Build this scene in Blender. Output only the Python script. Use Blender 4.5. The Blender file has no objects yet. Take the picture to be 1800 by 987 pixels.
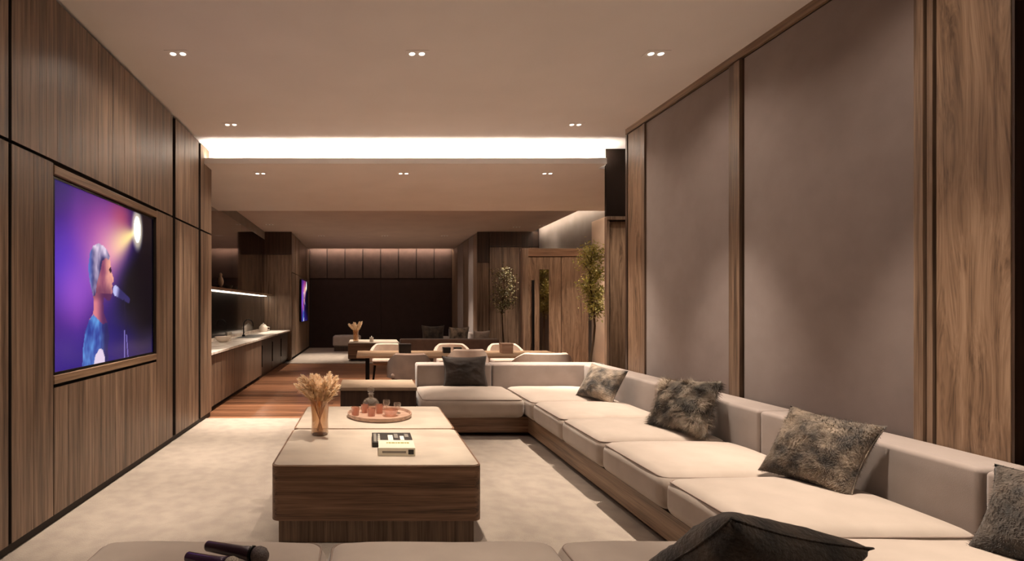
import bpy, bmesh, math, random
from mathutils import Vector, Matrix, noise as mnoise
random.seed(7)
C = bpy.context.scene.collection
SC = bpy.context.scene
# ---------------------------------------------------------------- camera, world, exposure
cam_d = bpy.data.cameras.new('camera'); cam = bpy.data.objects.new('camera', cam_d); C.objects.link(cam)
cam.location = (0, 0, 1.30); cam.rotation_euler = (math.pi/2, 0, 0)
cam_d.sensor_width = 36.0; cam_d.lens = 18.0                 # one-point perspective, shifted lens
cam_d.shift_x = 254/1800; cam_d.shift_y = 47.5/1800
cam_d.clip_start = 0.05; cam_d.clip_end = 100
SC.camera = cam
w = bpy.data.worlds.new('world'); SC.world = w; w.use_nodes = True
w.node_tree.nodes['Background'].inputs[0].default_value = (0.02, 0.015, 0.01, 1)
w.node_tree.nodes['Background'].inputs[1].default_value = 0.2
SC.view_settings.view_transform = 'Standard'; SC.view_settings.look = 'None'
SC.view_settings.gamma = 1; SC.view_settings.use_curve_mapping = False
SC.view_settings.exposure = 0.30
try:
    SC.cycles.use_denoising = True; SC.cycles.max_bounces = 10; SC.cycles.diffuse_bounces = 6
    SC.cycles.glossy_bounces = 5; SC.cycles.transmission_bounces = 8; SC.cycles.sample_clamp_indirect = 4
    SC.cycles.caustics_refractive = False; SC.cycles.caustics_reflective = False
except Exception: pass
WARM = (1.0, 0.84, 0.69)
SPOT_W = 190.0            # near room downlights
SPOT_MID_W = 290.0
SPOT_FAR_W = 230.0
COVE_E = 125.0             # ceiling cove strip
COVE_FAR_E = 60.0
COVE_SIDE_E = 30.0
SHELF_E = 18.0

# ---------------------------------------------------------------- materials
MATS = {}
def lin(c):
    return tuple(((x/255)/12.92 if x/255 <= 0.04045 else ((x/255+0.055)/1.055)**2.4) for x in c)
def new_mat(name):
    m = bpy.data.materials.new(name); m.use_nodes = True
    nt = m.node_tree; b = nt.nodes['Principled BSDF']
    MATS[name] = m
    return m, nt, b
def node(nt, t, **kw):
    n = nt.nodes.new(t)
    for k, v in kw.items(): setattr(n, k, v)
    return n
def plain(name, col, rough=0.5, metal=0.0, emit=None, es=0.0, trans=0.0, spec=None, coat=0.0):
    m, nt, b = new_mat(name)
    b.inputs['Base Color'].default_value = (*col, 1); b.inputs['Roughness'].default_value = rough
    b.inputs['Metallic'].default_value = metal
    if emit: b.inputs['Emission Color'].default_value = (*emit, 1); b.inputs['Emission Strength'].default_value = es
    b.inputs['Transmission Weight'].default_value = trans
    if spec is not None: b.inputs['Specular IOR Level'].default_value = spec
    b.inputs['Coat Weight'].default_value = coat
    # faint noise so that nothing is dead flat
    if not emit and trans == 0:
        tc = node(nt, 'ShaderNodeTexCoord'); n = node(nt, 'ShaderNodeTexNoise'); n.inputs['Scale'].default_value = 35
        nt.links.new(tc.outputs['Object'], n.inputs['Vector'])
        mx = node(nt, 'ShaderNodeMix', data_type='RGBA')
        mx.inputs[6].default_value = (*[c*0.92 for c in col], 1); mx.inputs[7].default_value = (*[min(1, c*1.07) for c in col], 1)
        nt.links.new(n.outputs['Fac'], mx.inputs[0]); nt.links.new(mx.outputs[2], b.inputs['Base Color'])
    return m
def wood(name, dark, mid, light, axis='Z', scale=1.0, rough=0.42, figure=0.0, vary=0.16):
    m, nt, b = new_mat(name); L = nt.links.new
    tc = node(nt, 'ShaderNodeTexCoord'); oi = node(nt, 'ShaderNodeObjectInfo')
    mul = node(nt, 'ShaderNodeMath', operation='MULTIPLY'); mul.inputs[1].default_value = 31.0
    L(oi.outputs['Random'], mul.inputs[0])
    add = node(nt, 'ShaderNodeVectorMath', operation='ADD'); L(tc.outputs['Object'], add.inputs[0]); L(mul.outputs[0], add.inputs[1])
    vec = add.outputs[0]
    ax = 'XYZ'.index(axis)
    if figure > 0:      # cathedral figure: bend the coordinate across the grain slowly along the grain
        nz = node(nt, 'ShaderNodeTexNoise'); nz.inputs['Scale'].default_value = 1.0; nz.inputs['Detail'].default_value = 1
        mp0 = node(nt, 'ShaderNodeMapping'); s0 = [6.0, 6.0, 6.0]; s0[ax] = 0.9; mp0.inputs['Scale'].default_value = s0
        L(vec, mp0.inputs['Vector']); L(mp0.outputs[0], nz.inputs['Vector'])
        sc = node(nt, 'ShaderNodeVectorMath', operation='SCALE'); sc.inputs['Scale'].default_value = figure
        L(nz.outputs['Color'], sc.inputs[0])
        a2 = node(nt, 'ShaderNodeVectorMath', operation='ADD'); L(vec, a2.inputs[0]); L(sc.outputs[0], a2.inputs[1]); vec = a2.outputs[0]
    def streak(across, along, detail):
        mp = node(nt, 'ShaderNodeMapping'); s = [across*scale]*3; s[ax] = along*scale; mp.inputs['Scale'].default_value = s
        n = node(nt, 'ShaderNodeTexNoise'); n.inputs['Scale'].default_value = 1; n.inputs['Detail'].default_value = detail
        n.inputs['Roughness'].default_value = 0.62
        L(vec, mp.inputs['Vector']); L(mp.outputs[0], n.inputs['Vector']); return n.outputs['Fac']
    a, f = streak(30, 0.9, 4), streak(170, 3.5, 2)
    mixf = node(nt, 'ShaderNodeMix', data_type='FLOAT'); mixf.inputs[0].default_value = 0.33
    L(a, mixf.inputs[2]); L(f, mixf.inputs[3])
    r = node(nt, 'ShaderNodeValToRGB'); e = r.color_ramp.elements
    e[0].position = 0.36; e[0].color = (*dark, 1); e[1].position = 0.64; e[1].color = (*light, 1)
    q = e.new(0.49); q.color = (*mid, 1)
    L(mixf.outputs[0], r.inputs[0])
    mr = node(nt, 'ShaderNodeMapRange'); mr.inputs[3].default_value = 1-vary; mr.inputs[4].default_value = 1+vary
    L(oi.outputs['Random'], mr.inputs[0])
    vm = node(nt, 'ShaderNodeVectorMath', operation='SCALE'); L(r.outputs[0], vm.inputs[0]); L(mr.outputs[0], vm.inputs['Scale'])
    L(vm.outputs[0], b.inputs['Base Color'])
    b.inputs['Roughness'].default_value = rough
    bp = node(nt, 'ShaderNodeBump'); bp.inputs['Strength'].default_value = 0.12; bp.inputs['Distance'].default_value = 0.004
    L(mixf.outputs[0], bp.inputs['Height']); L(bp.outputs[0], b.inputs['Normal'])
    return m
def mottled(name, c1, c2, scale=6, detail=6, rough=0.9, bump=0.3, bscale=220, bdist=0.004, sheen=0.0, lo=0.35, hi=0.65, stretch=None):
    m, nt, b = new_mat(name); L = nt.links.new
    tc = node(nt, 'ShaderNodeTexCoord'); n = node(nt, 'ShaderNodeTexNoise')
    n.inputs['Scale'].default_value = scale; n.inputs['Detail'].default_value = detail
    vec = tc.outputs['Object']
    if stretch:
        mp = node(nt, 'ShaderNodeMapping'); mp.inputs['Scale'].default_value = stretch; L(vec, mp.inputs['Vector']); vec = mp.outputs[0]
    L(vec, n.inputs['Vector'])
    r = node(nt, 'ShaderNodeValToRGB'); e = r.color_ramp.elements
    e[0].position = lo; e[0].color = (*c1, 1); e[1].position = hi; e[1].color = (*c2, 1)
    L(n.outputs['Fac'], r.inputs[0]); L(r.outputs[0], b.inputs['Base Color'])
    b.inputs['Roughness'].default_value = rough
    b.inputs['Sheen Weight'].default_value = sheen
    if bump:
        n2 = node(nt, 'ShaderNodeTexNoise'); n2.inputs['Scale'].default_value = bscale; n2.inputs['Detail'].default_value = 3
        L(tc.outputs['Object'], n2.inputs['Vector'])
        bp = node(nt, 'ShaderNodeBump'); bp.inputs['Strength'].default_value = bump; bp.inputs['Distance'].default_value = bdist
        L(n2.outputs['Fac'], bp.inputs['Height']); L(bp.outputs[0], b.inputs['Normal'])
    return m

W_D, W_M, W_L = lin((70, 54, 42)), lin((114, 92, 75)), lin((148, 123, 103))
M_wood = wood('walnut_wall', W_D, W_M, W_L, 'Z')
M_wood_fig = wood('walnut_figured', lin((82, 63, 48)), lin((126, 100, 79)), lin((154, 127, 104)), 'Z', 0.9, figure=0.22, vary=0.05)
M_wood_x = wood('walnut_table', lin((72, 51, 37)), lin((118, 87, 65)), lin((148, 115, 90)), 'X', 0.9, figure=0.04, vary=0.06)
M_wood_y = wood('walnut_plinth', lin((92, 70, 52)), lin((128, 102, 79)), lin((154, 127, 102)), 'Y', 0.9, figure=0.04, vary=0.06)
M_wood_dark = wood('walnut_dark', lin((44, 31, 24)), lin((62, 45, 35)), lin((78, 58, 46)), 'Z', vary=0.1)
M_header = plain('header_dark', lin((34, 25, 20)), 0.9, spec=0.1)  # very dark matte brown for the pier's upper panel
M_floor = wood('floor_planks', lin((78, 50, 34)), lin((116, 78, 55)), lin((148, 104, 76)), 'X', 0.7, rough=0.3, vary=0.3)
M_dark = plain('dark_recess', lin((38, 28, 22)), 0.7)
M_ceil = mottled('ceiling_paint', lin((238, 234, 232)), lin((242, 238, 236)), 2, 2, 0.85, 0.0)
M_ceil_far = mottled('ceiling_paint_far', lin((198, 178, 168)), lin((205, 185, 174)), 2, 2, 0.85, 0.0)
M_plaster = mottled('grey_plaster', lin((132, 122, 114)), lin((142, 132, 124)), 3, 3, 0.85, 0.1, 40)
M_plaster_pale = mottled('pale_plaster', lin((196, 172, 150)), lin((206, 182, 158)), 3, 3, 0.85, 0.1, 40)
M_wallfab = mottled('wall_fabric', lin((132, 118, 113)), lin((139, 125, 120)), 5, 4, 0.95, 0.25, 420, 0.002, 0.15)
M_farpanel = mottled('far_wall_panel', lin((74, 58, 52)), lin((82, 64, 58)), 5, 4, 0.8, 0.15, 200, 0.002)
M_farscreen = mottled('far_wall_screen', lin((50, 36, 33)), lin((55, 40, 37)), 5, 4, 0.9, 0.15, 200, 0.002)
M_rug = mottled('cream_carpet', lin((154, 142, 131)), lin((168, 156, 143)), 9, 9, 1.0, 0.6, 160, 0.008, 0.25, 0.36, 0.64)
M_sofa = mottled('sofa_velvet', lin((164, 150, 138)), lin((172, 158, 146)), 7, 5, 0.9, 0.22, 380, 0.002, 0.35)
M_sofa_back = mottled('sofa_velvet_shaded', lin((138, 125, 118)), lin((146, 133, 126)), 7, 5, 0.92, 0.22, 380, 0.002, 0.3)  # sofa fabric darkened: shade on the upright backs is put into the colour
M_pipe = plain('sofa_piping', lin((138, 122, 112)), 0.9)
M_stone = mottled('travertine', lin((184, 171, 156)), lin((204, 191, 174)), 4, 10, 0.35, 0.05, 60, 0.002, 0, 0.3, 0.6, (1.0, 1.6, 1))
M_marble = mottled('counter_marble', lin((212, 202, 192)), lin((244, 236, 226)), 6, 9, 0.22, 0.0, lo=0.38, hi=0.52)
M_fur = mottled('grey_fur', lin((46, 40, 34)), lin((160, 143, 124)), 9, 6, 0.75, 0.6, 90, 0.01, 0.2, 0.38, 0.66)
M_fur_dark = mottled('charcoal_velvet', lin((30, 25, 21)), lin((86, 73, 61)), 9, 6, 0.75, 0.6, 70, 0.012, 0.15, 0.38, 0.72)
M_fur_mid = mottled('taupe_velvet', lin((46, 38, 31)), lin((128, 112, 95)), 11, 7, 0.75, 0.6, 90, 0.01, 0.15, 0.38, 0.66)
M_choc = mottled('chocolate_velvet', lin((30, 21, 15)), lin((46, 34, 26)), 6, 5, 0.8, 0.3, 90, 0.006, 0.08)
M_mirror = plain('smoked_mirror', (0.34, 0.29, 0.26), 0.06, 1.0)
M_black = plain('black_metal', lin((22, 20, 20)), 0.35, 0.6)
M_bglass = plain('black_glass', lin((26, 25, 24)), 0.12, 0.0, coat=0.3)
M_steel = plain('brushed_steel', lin((170, 160, 150)), 0.3, 1.0)
M_brass = plain('bronze_trim', lin((120, 96, 74)), 0.38, 0.8)
def thin_glass(name, tint, body, body_amt):
    m, nt, b = new_mat(name); L = nt.links.new; out = nt.nodes['Material Output']
    tr = node(nt, 'ShaderNodeBsdfTransparent'); tr.inputs[0].default_value = (*tint, 1)
    gl = node(nt, 'ShaderNodeBsdfGlossy'); gl.inputs['Roughness'].default_value = 0.06
    df = node(nt, 'ShaderNodeBsdfTranslucent'); df.inputs[0].default_value = (*body, 1)
    lw = node(nt, 'ShaderNodeLayerWeight'); lw.inputs['Blend'].default_value = 0.25
    m1 = node(nt, 'ShaderNodeMixShader'); m1.inputs[0].default_value = body_amt; L(tr.outputs[0], m1.inputs[1]); L(df.outputs[0], m1.inputs[2])
    mr = node(nt, 'ShaderNodeMapRange'); mr.inputs[3].default_value = 0.05; mr.inputs[4].default_value = 0.75; L(lw.outputs['Facing'], mr.inputs[0])
    m2 = node(nt, 'ShaderNodeMixShader'); L(mr.outputs[0], m2.inputs[0]); L(m1.outputs[0], m2.inputs[1]); L(gl.outputs[0], m2.inputs[2])
    L(m2.outputs[0], out.inputs['Surface']); return m
M_glass = thin_glass('clear_glass', (0.97, 0.95, 0.92), (0.9, 0.86, 0.8), 0.06)
M_amber = thin_glass('amber_glass', (0.97, 0.86, 0.74), (0.9, 0.68, 0.48), 0.16)
M_pink = thin_glass('blush_glass', (0.92, 0.72, 0.62), (0.86, 0.6, 0.5), 0.35)
M_tray = wood('tray_wood', lin((146, 116, 98)), lin((178, 146, 126)), lin((196, 166, 146)), 'X', 0.8, vary=0.02)
M_pampas = mottled('pampas', lin((226, 198, 164)), lin((250, 232, 204)), 30, 3, 0.95, 0.0)
def translucent(m, col, amt):
    nt = m.node_tree; t = node(nt, 'ShaderNodeBsdfTranslucent'); t.inputs[0].default_value = (*col, 1)
    mx = node(nt, 'ShaderNodeMixShader'); mx.inputs[0].default_value = amt
    nt.links.new(nt.nodes['Principled BSDF'].outputs[0], mx.inputs[1]); nt.links.new(t.outputs[0], mx.inputs[2]); nt.links.new(mx.outputs[0], nt.nodes['Material Output'].inputs['Surface'])
translucent(M_pampas, lin((255, 240, 214)), 0.5)
M_stem = plain('dry_stem', lin((214, 172, 128)), 0.8)
M_leaf = mottled('leaf', lin((104, 104, 50)), lin((196, 184, 112)), 14, 2, 0.55, 0.0)
M_leaf2 = mottled('leaf_dark', lin((66, 66, 38)), lin((150, 138, 86)), 14, 2, 0.6, 0.0)
translucent(M_leaf, lin((190, 180, 90)), 0.3)
M_bark = plain('bark', lin((84, 66, 48)), 0.9)
M_pot = mottled('pot_clay', lin((96, 84, 74)), lin((120, 106, 94)), 20, 4, 0.8, 0.3)
M_white = plain('white_ceramic', lin((226, 216, 204)), 0.25)
M_purple = plain('purple_lacquer', lin((58, 34, 66)), 0.25, 0.2, coat=0.5)
M_purple_d = plain('dark_plum_lacquer', lin((46, 26, 40)), 0.28, 0.2, coat=0.5)
M_mesh = mottled('microphone_mesh', lin((120, 112, 100)), lin((196, 186, 168)), 300, 2, 0.4, 0.8, 300, 0.003)
M_mesh_d = mottled('dark_microphone_mesh', lin((60, 50, 50)), lin((110, 98, 94)), 300, 2, 0.4, 0.8, 300, 0.003)
M_paper = plain('paper', lin((228, 220, 204)), 0.8)
M_cover_d = plain('dark_cover', lin((36, 33, 30)), 0.45)
M_cover_p = plain('pale_cover', lin((222, 214, 194)), 0.5)
M_olive = plain('olive_print', lin((148, 142, 52)), 0.6)
M_greyprint = plain('grey_print', lin((128, 122, 112)), 0.6)
M_tan = mottled('tan_bench_top', lin((138, 118, 98)), lin((154, 133, 111)), 4, 5, 0.6, 0.1)
M_oak = wood('oak_table', lin((130, 102, 78)), lin((162, 132, 104)), lin((180, 150, 120)), 'X', 0.8, vary=0.05)
M_chair = mottled('chair_cloth', lin((176, 156, 142)), lin((190, 170, 154)), 8, 4, 0.9, 0.2, 300, 0.002, 0.3)
M_chair_d = mottled('chair_cloth_brown', lin((88, 68, 56)), lin((102, 80, 66)), 8, 4, 0.9, 0.2, 300, 0.002, 0.3)
M_lamp = plain('lamp_glow', (1, 1, 1), 0.5, emit=(1.0, 0.86, 0.68), es=3.5)
M_unlit_lens = plain('unlit_lens', lin((120, 104, 92)), 0.5)  # lens without glow, keeps the added lamps from showing
M_led = plain('led_cove', (1, 1, 1), 0.5, emit=(1.0, 0.88, 0.73), es=COVE_E)
M_led_far = plain('led_cove_far', (1, 1, 1), 0.5, emit=(1.0, 0.78, 0.60), es=COVE_FAR_E)
M_led_side = plain('led_cove_side', (1, 1, 1), 0.5, emit=(1.0, 0.84, 0.68), es=COVE_SIDE_E)
M_led_shelf = plain('led_shelf', (1, 1, 1), 0.5, emit=(1.0, 0.84, 0.66), es=SHELF_E)
def screen_mat():
    m, nt, b = new_mat('tv_picture')
    at = node(nt, 'ShaderNodeAttribute'); at.attribute_name = 'picture'
    b.inputs['Base Color'].default_value = (0.01, 0.01, 0.01, 1); b.inputs['Roughness'].default_value = 0.15
    nt.links.new(at.outputs['Color'], b.inputs['Emission Color']); b.inputs['Emission Strength'].default_value = 0.95
    return m
M_screen = screen_mat()

# ---------------------------------------------------------------- mesh helpers (vertices are given in world coordinates, stored relative to the parent)
def empty(name, loc, rz=0.0):
    o = bpy.data.objects.new(name, None); C.objects.link(o); o.location = loc; o.rotation_euler = (0, 0, rz)
    o.empty_display_size = 0.1
    return o
def tag(o, label, cat=None, group=None, kind=None):
    if label: o['label'] = label
    if cat: o['category'] = cat
    if group: o['group'] = group
    if kind: o['kind'] = kind
    return o
def world_mat(o):
    m = Matrix.LocRotScale(o.location, o.rotation_euler, o.scale)
    return world_mat(o.parent) @ m if o.parent else m
def obj(name, bm, mat, parent=None, smooth=False, local=False, origin=None):
    me = bpy.data.meshes.new(name)
    if parent is not None and not local: bmesh.ops.transform(bm, matrix=world_mat(parent).inverted(), verts=bm.verts)
    if parent is None and origin is not None: bmesh.ops.translate(bm, vec=-Vector(origin), verts=bm.verts)
    bmesh.ops.recalc_face_normals(bm, faces=bm.faces)
    bm.to_mesh(me); bm.free()
    if smooth:
        for p in me.polygons: p.use_smooth = True
        if smooth != 'all':
            try: me.set_sharp_from_angle(angle=math.radians(40))
            except Exception: pass
    me.materials.append(mat)
    o = bpy.data.objects.new(name, me); C.objects.link(o)
    if parent is not None: o.parent = parent
    elif origin is not None: o.location = origin
    return o
def BM(): return bmesh.new()
def box(bm, x0, x1, y0, y1, z0, z1, bev=0.0, seg=2):
    t = bmesh.new() if bev else bm
    v = [t.verts.new((x, y, z)) for x in (x0, x1) for y in (y0, y1) for z in (z0, z1)]
    for f in ((0,1,3,2),(4,6,7,5),(0,4,5,1),(2,3,7,6),(0,2,6,4),(1,5,7,3)): t.faces.new([v[i] for i in f])
    if bev:
        bmesh.ops.recalc_face_normals(t, faces=t.faces)
        bmesh.ops.bevel(t, geom=t.edges[:], offset=bev, segments=seg, affect='EDGES', profile=0.5)
        merge(bm, t)
    return bm
def merge(bm, t, mat=None):
    vm = {}
    for v in t.verts: vm[v] = bm.verts.new(mat @ v.co if mat else v.co)
    for f in t.faces:
        try: bm.faces.new([vm[v] for v in f.verts])
        except ValueError: pass
    t.free(); return bm
def bx(*a, bev=0.0, seg=2): return box(BM(), *a, bev=bev, seg=seg)
def lathe(bm, prof, cx, cy, n=24, z=0.0):
    rings = []
    for r, h in prof:
        if r <= 1e-6: rings.append([bm.verts.new((cx, cy, z+h))])
        else: rings.append([bm.verts.new((cx+r*math.cos(2*math.pi*i/n), cy+r*math.sin(2*math.pi*i/n), z+h)) for i in range(n)])
    for a, b in zip(rings, rings[1:]):
        for i in range(n):
            j = (i+1) % n
            if len(a) == 1 and len(b) == 1: continue
            if len(a) == 1: bm.faces.new((a[0], b[i], b[j]))
            elif len(b) == 1: bm.faces.new((a[i], b[0], a[j]))
            else: bm.faces.new((a[i], b[i], b[j], a[j]))
    return bm
def tube(bm, pts, rad, n=8, closed=False):
    pts = [Vector(p) for p in pts]; N = len(pts); rings = []
    rads = rad if isinstance(rad, (list, tuple)) else [rad]*N
    ref = None
    for i, p in enumerate(pts):
        a = pts[i-1] if (i > 0 or closed) else p; b = pts[(i+1) % N] if (i < N-1 or closed) else p
        d = (b-a).normalized()
        if ref is None: ref = Vector((0, 0, 1)) if abs(d.z) < 0.9 else Vector((1, 0, 0))
        u = d.cross(ref)
        if u.length < 1e-4: u = d.cross(Vector((0.3, 1, 0.2)))
        u.normalize(); v = u.cross(d).normalized()
        rings.append([bm.verts.new(p + rads[i]*(math.cos(2*math.pi*k/n)*u + math.sin(2*math.pi*k/n)*v)) for k in range(n)])
    for i in range(N if closed else N-1):
        A, B = rings[i], rings[(i+1) % N]
        for k in range(n):
            bm.faces.new((A[k], A[(k+1) % n], B[(k+1) % n], B[k]))
    if not closed:
        bm.faces.new(rings[0][::-1]); bm.faces.new(rings[-1])
    return bm
def prism(bm, pts, z0, z1):
    a = [bm.verts.new((x, y, z0)) for x, y in pts]; b = [bm.verts.new((x, y, z1)) for x, y in pts]
    bm.faces.new(a[::-1]); bm.faces.new(b)
    for i in range(len(pts)):
        j = (i+1) % len(pts); bm.faces.new((a[i], a[j], b[j], b[i]))
    return bm
def rrect(x0, x1, y0, y1, r, n=6):
    out = []
    for cx, cy, a0 in ((x1-r, y1-r, 0), (x0+r, y1-r, 90), (x0+r, y0+r, 180), (x1-r, y0+r, 270)):
        for i in range(n+1):
            a = math.radians(a0 + 90*i/n); out.append((cx+r*math.cos(a), cy+r*math.sin(a)))
    return out
def cushion(x0, x1, y0, y1, z0, z1, r=0.05, crown=0.02, m=8, wob=0.004, seed=0):
    """soft rounded box with a crowned top"""
    h = Vector(((x1-x0)/2, (y1-y0)/2, (z1-z0)/2)); c = Vector(((x0+x1)/2, (y0+y1)/2, (z0+z1)/2))
    bm = BM()
    def samples(hh):
        e = [0, 0.25, 0.5, 0.75, 1.0]
        lo = [-hh + r*t for t in e]; hi = [-v for v in lo][::-1]
        mid = [(-hh+r) + (2*hh-2*r)*k/m for k in range(1, m)]
        return lo+mid+hi
    S = [samples(h.x), samples(h.y), samples(h.z)]
    cache = {}
    def vert(p):
        k = tuple(round(t, 5) for t in p)
        if k in cache: return cache[k]
        q = Vector(p); inner = Vector([max(-(h[i]-r), min(h[i]-r, q[i])) for i in range(3)])
        d = q-inner
        if d.length > 1e-7: q = inner + d.normalized()*r
        u, v_ = q.x/h.x, q.y/h.y
        if q.z > 0: q.z += crown*max(0, 1-u**4)*max(0, 1-v_**4)*min(1, q.z/(h.z*0.6))
        n = mnoise.noise(Vector((q.x*4+seed*3.1, q.y*4, q.z*4)))
        q += Vector((u*abs(u), v_*abs(v_), 0.6))*n*wob
        cache[k] = bm.verts.new(q+c); return cache[k]
    for ax in range(3):
        a, b = [(1, 2), (0, 2), (0, 1)][ax]
        for s in (-1, 1):
            for i in range(len(S[a])-1):
                for j in range(len(S[b])-1):
                    P = []
                    for ii, jj in ((i, j), (i+1, j), (i+1, j+1), (i, j+1)):
                        p = [0, 0, 0]; p[ax] = s*h[ax]; p[a] = S[a][ii]; p[b] = S[b][jj]; P.append(vert(p))
                    try: bm.faces.new(P)
                    except ValueError: pass
    return bm
def pillow(wd, ht, th, n=30, wr=0.012, seed=0, pinch=0.11):
    """square scatter cushion in its local x-z plane, thickness along y, standing on its lower edge at z = 0"""
    bm = BM(); top = {}; bot = {}
    for i in range(n+1):
        for j in range(n+1):
            u, v = -1+2*i/n, -1+2*j/n
            x = u*wd/2*(1-pinch*(1-v*v)); z = v*ht/2*(1-pinch*(1-u*u))
            t = th/2*(max(0, (1-u**2)*(1-v**2)))**0.42
            k = mnoise.noise(Vector((u*2.3+seed*7, v*2.3, seed)))+0.5*mnoise.noise(Vector((u*6+seed, v*6, 3)))
            edge = min(1, 3*max(0, (1-abs(u)))*1)*min(1, 3*max(0, 1-abs(v)))
            d = wr*k*edge
            top[i, j] = bm.verts.new((x, -t-d, z+ht/2))
            bot[i, j] = top[i, j] if i in (0, n) or j in (0, n) else bm.verts.new((x, t+d*0.6, z+ht/2))
    for i in range(n):
        for j in range(n):
            bm.faces.new((top[i, j], top[i+1, j], top[i+1, j+1], top[i, j+1]))
            q = (bot[i, j], bot[i, j+1], bot[i+1, j+1], bot[i+1, j])
            if len(set(q)) == 4 and not all(v in top.values() for v in q): 
                try: bm.faces.new(q)
                except ValueError: pass
    return bm
def fur_on(bm_src, count, length, wid, seed, lean=(0, 0, -1)):
    rnd = random.Random(seed); bm_src.faces.ensure_lookup_table(); bm = BM()
    bmesh.ops.recalc_face_normals(bm_src, faces=bm_src.faces)
    F = bm_src.faces; nf = len(F)
    for _ in range(count):
        f = F[rnd.randrange(nf)]; vs = f.verts
        a, b = rnd.random(), rnd.random()
        p = vs[0].co.lerp(vs[1].co, a).lerp(vs[-1].co.lerp(vs[2].co, a), b)
        nrm = f.normal
        cl = mnoise.noise(p*14+Vector((seed, 0, 0))); c2 = mnoise.noise(p*11+Vector((0, seed, 5)))
        d = (nrm*0.55 + Vector(lean)*0.5 + Vector((cl, c2*0.4, c2))*1.0 + Vector((rnd.uniform(-.3, .3),)*3)).normalized()
        if d.dot(nrm) < 0.12: d = (d + nrm*(0.3-d.dot(nrm))).normalized()
        L = length*rnd.uniform(0.6, 1.25)
        s = d.cross(nrm); s = s.normalized() if s.length > 1e-4 else Vector((1, 0, 0))
        s = s*wid*0.5
        q = p + d*L
        bm.faces.new((bm.verts.new(p-s), bm.verts.new(p+s), bm.verts.new(q+d*0.0)))
    return bm
def struct(name, bm, mat, label=None, cat=None):
    o = obj(name, bm, mat); o['kind'] = 'structure'
    return tag(o, label, cat)

XL, XR, ZC, Y0 = -1.862, 2.705, 3.165, -1.6
# ---------------------------------------------------------------- structure: floor, ceilings
floor = struct('floor', bx(-3.4, 4.6, Y0-0.2, 16.7, -0.2, -0.02), M_dark, 'floor of the long lounge, wood boards in the middle zone', 'floor')
r = random.Random(3); y = 5.97
while y < 11.85:                                              # boards run across the passage
    x = -1.95 - r.random()*0.8
    while x < 4.2:
        L = r.uniform(1.3, 2.2); x1 = min(x+L, 4.22)
        obj('plank', bx(max(x, -2.0)+0.001, x1-0.001, y+0.001, min(y+0.149, 11.85), -0.02, r.uniform(-0.0006, 0.0006)), M_floor, floor)
        x = x+L
    y += 0.15
ceiling = struct('ceiling', bx(-2.8, 3.6, Y0-0.2, 6.02, ZC, ZC+0.1), M_ceil, 'smooth pale ceiling over the near seating area', 'ceiling')
c_mid = struct('ceiling_middle', box(bx(-2.7, 2.73, 5.84, 8.69, 2.942, 2.972), -2.7, 2.73, 5.84, 5.855, 2.972, 3.007), M_ceil, 'lowered ceiling panel over the kitchen passage', 'ceiling')
c_mid2 = struct('ceiling_side', bx(2.73, 4.6, 6.06, 8.69, 2.942, 2.972), M_ceil, 'ceiling of the side bay beyond the wood pier', 'ceiling')
struct('trim_1', bx(-2.7, 4.6, 6.02, 6.05, 2.972, ZC+0.1), M_ceil, 'upright back board of the ceiling light cove', 'trim')
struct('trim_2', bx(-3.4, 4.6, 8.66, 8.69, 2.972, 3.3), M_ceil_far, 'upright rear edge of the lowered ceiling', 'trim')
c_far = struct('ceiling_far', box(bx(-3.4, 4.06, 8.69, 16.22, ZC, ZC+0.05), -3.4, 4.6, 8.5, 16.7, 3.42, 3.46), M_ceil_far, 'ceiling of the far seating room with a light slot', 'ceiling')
# LED strips
led = empty('cove_light', (0.4, 5.9, 2.972)); tag(led, 'long bright cove light strip between ceiling levels', 'light')
obj('led_strip', bx(-1.86, 2.72, 5.875, 5.9, 2.973, 2.983), M_led, led)
led = empty('cove_light', (0.4, 16.227, ZC+0.008)); tag(led, 'dim cove light along the top of the far dark wall', 'light')
obj('led_strip', bx(-1.84, 2.69, 16.222, 16.232, ZC+0.008, ZC+0.03), M_led_far, led)
led = empty('cove_light', (4.067, 10.6, ZC+0.012)); tag(led, 'slanting cove light along the grey side wall above the door', 'light')
obj('led_strip', bx(4.062, 4.072, 8.8, 12.55, ZC+0.012, ZC+0.035), M_led_side, led)

# ---------------------------------------------------------------- panelled walls
def boards(parent, axis, face, back, a0, a1, z0, z1, rnd, mat, wmin=0.045, wmax=0.115):
    """thin vertical veneer boards over a panel; axis 'y' = panel in a wall of constant x"""
    p = a0
    while p < a1-1e-4:
        q = p + rnd.uniform(wmin, wmax)
        if a1-q < wmin: q = a1
        g = 0.0008; d = rnd.uniform(0, 0.0012)*(1 if face > back else -1)
        if axis == 'y': b = bx(min(back, face-d), max(back, face-d), p+g, q-g, z0, z1)
        else: b = bx(p+g, q-g, min(back, face-d), max(back, face-d), z0, z1)
        obj('board', b, mat, parent); p = q
def panel_y(wall, a0, a1, z0, z1, mat=None, face=XL, th=0.036, striped=True, gap=0.004, name='panel'):
    mat = mat or M_wood; s = 1 if face > wall['back'] else -1
    b = wall['back']; f = face - s*0.004
    p = obj(name, bx(min(b, f), max(b, f), a0+gap, a1-gap, z0+gap, z1-gap), M_dark if striped else mat, wall)
    if striped: boards(p, 'y', face, f, a0+gap, a1-gap, z0+gap, z1-gap, random.Random(int(a0*977+z0*131)), mat)
    return p
wl = struct('wall_left', box(box(bx(-2.75, XL-0.036, Y0-0.2, 3.04, 0, ZC), -2.75, XL-0.036, 4.517, 6.112, 0, ZC), -2.75, XL-0.075, 3.04, 4.517, 0, ZC),
            M_dark, 'left wall clad in vertical walnut boards around the large television', 'wall')
wl['back'] = XL-0.036
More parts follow.
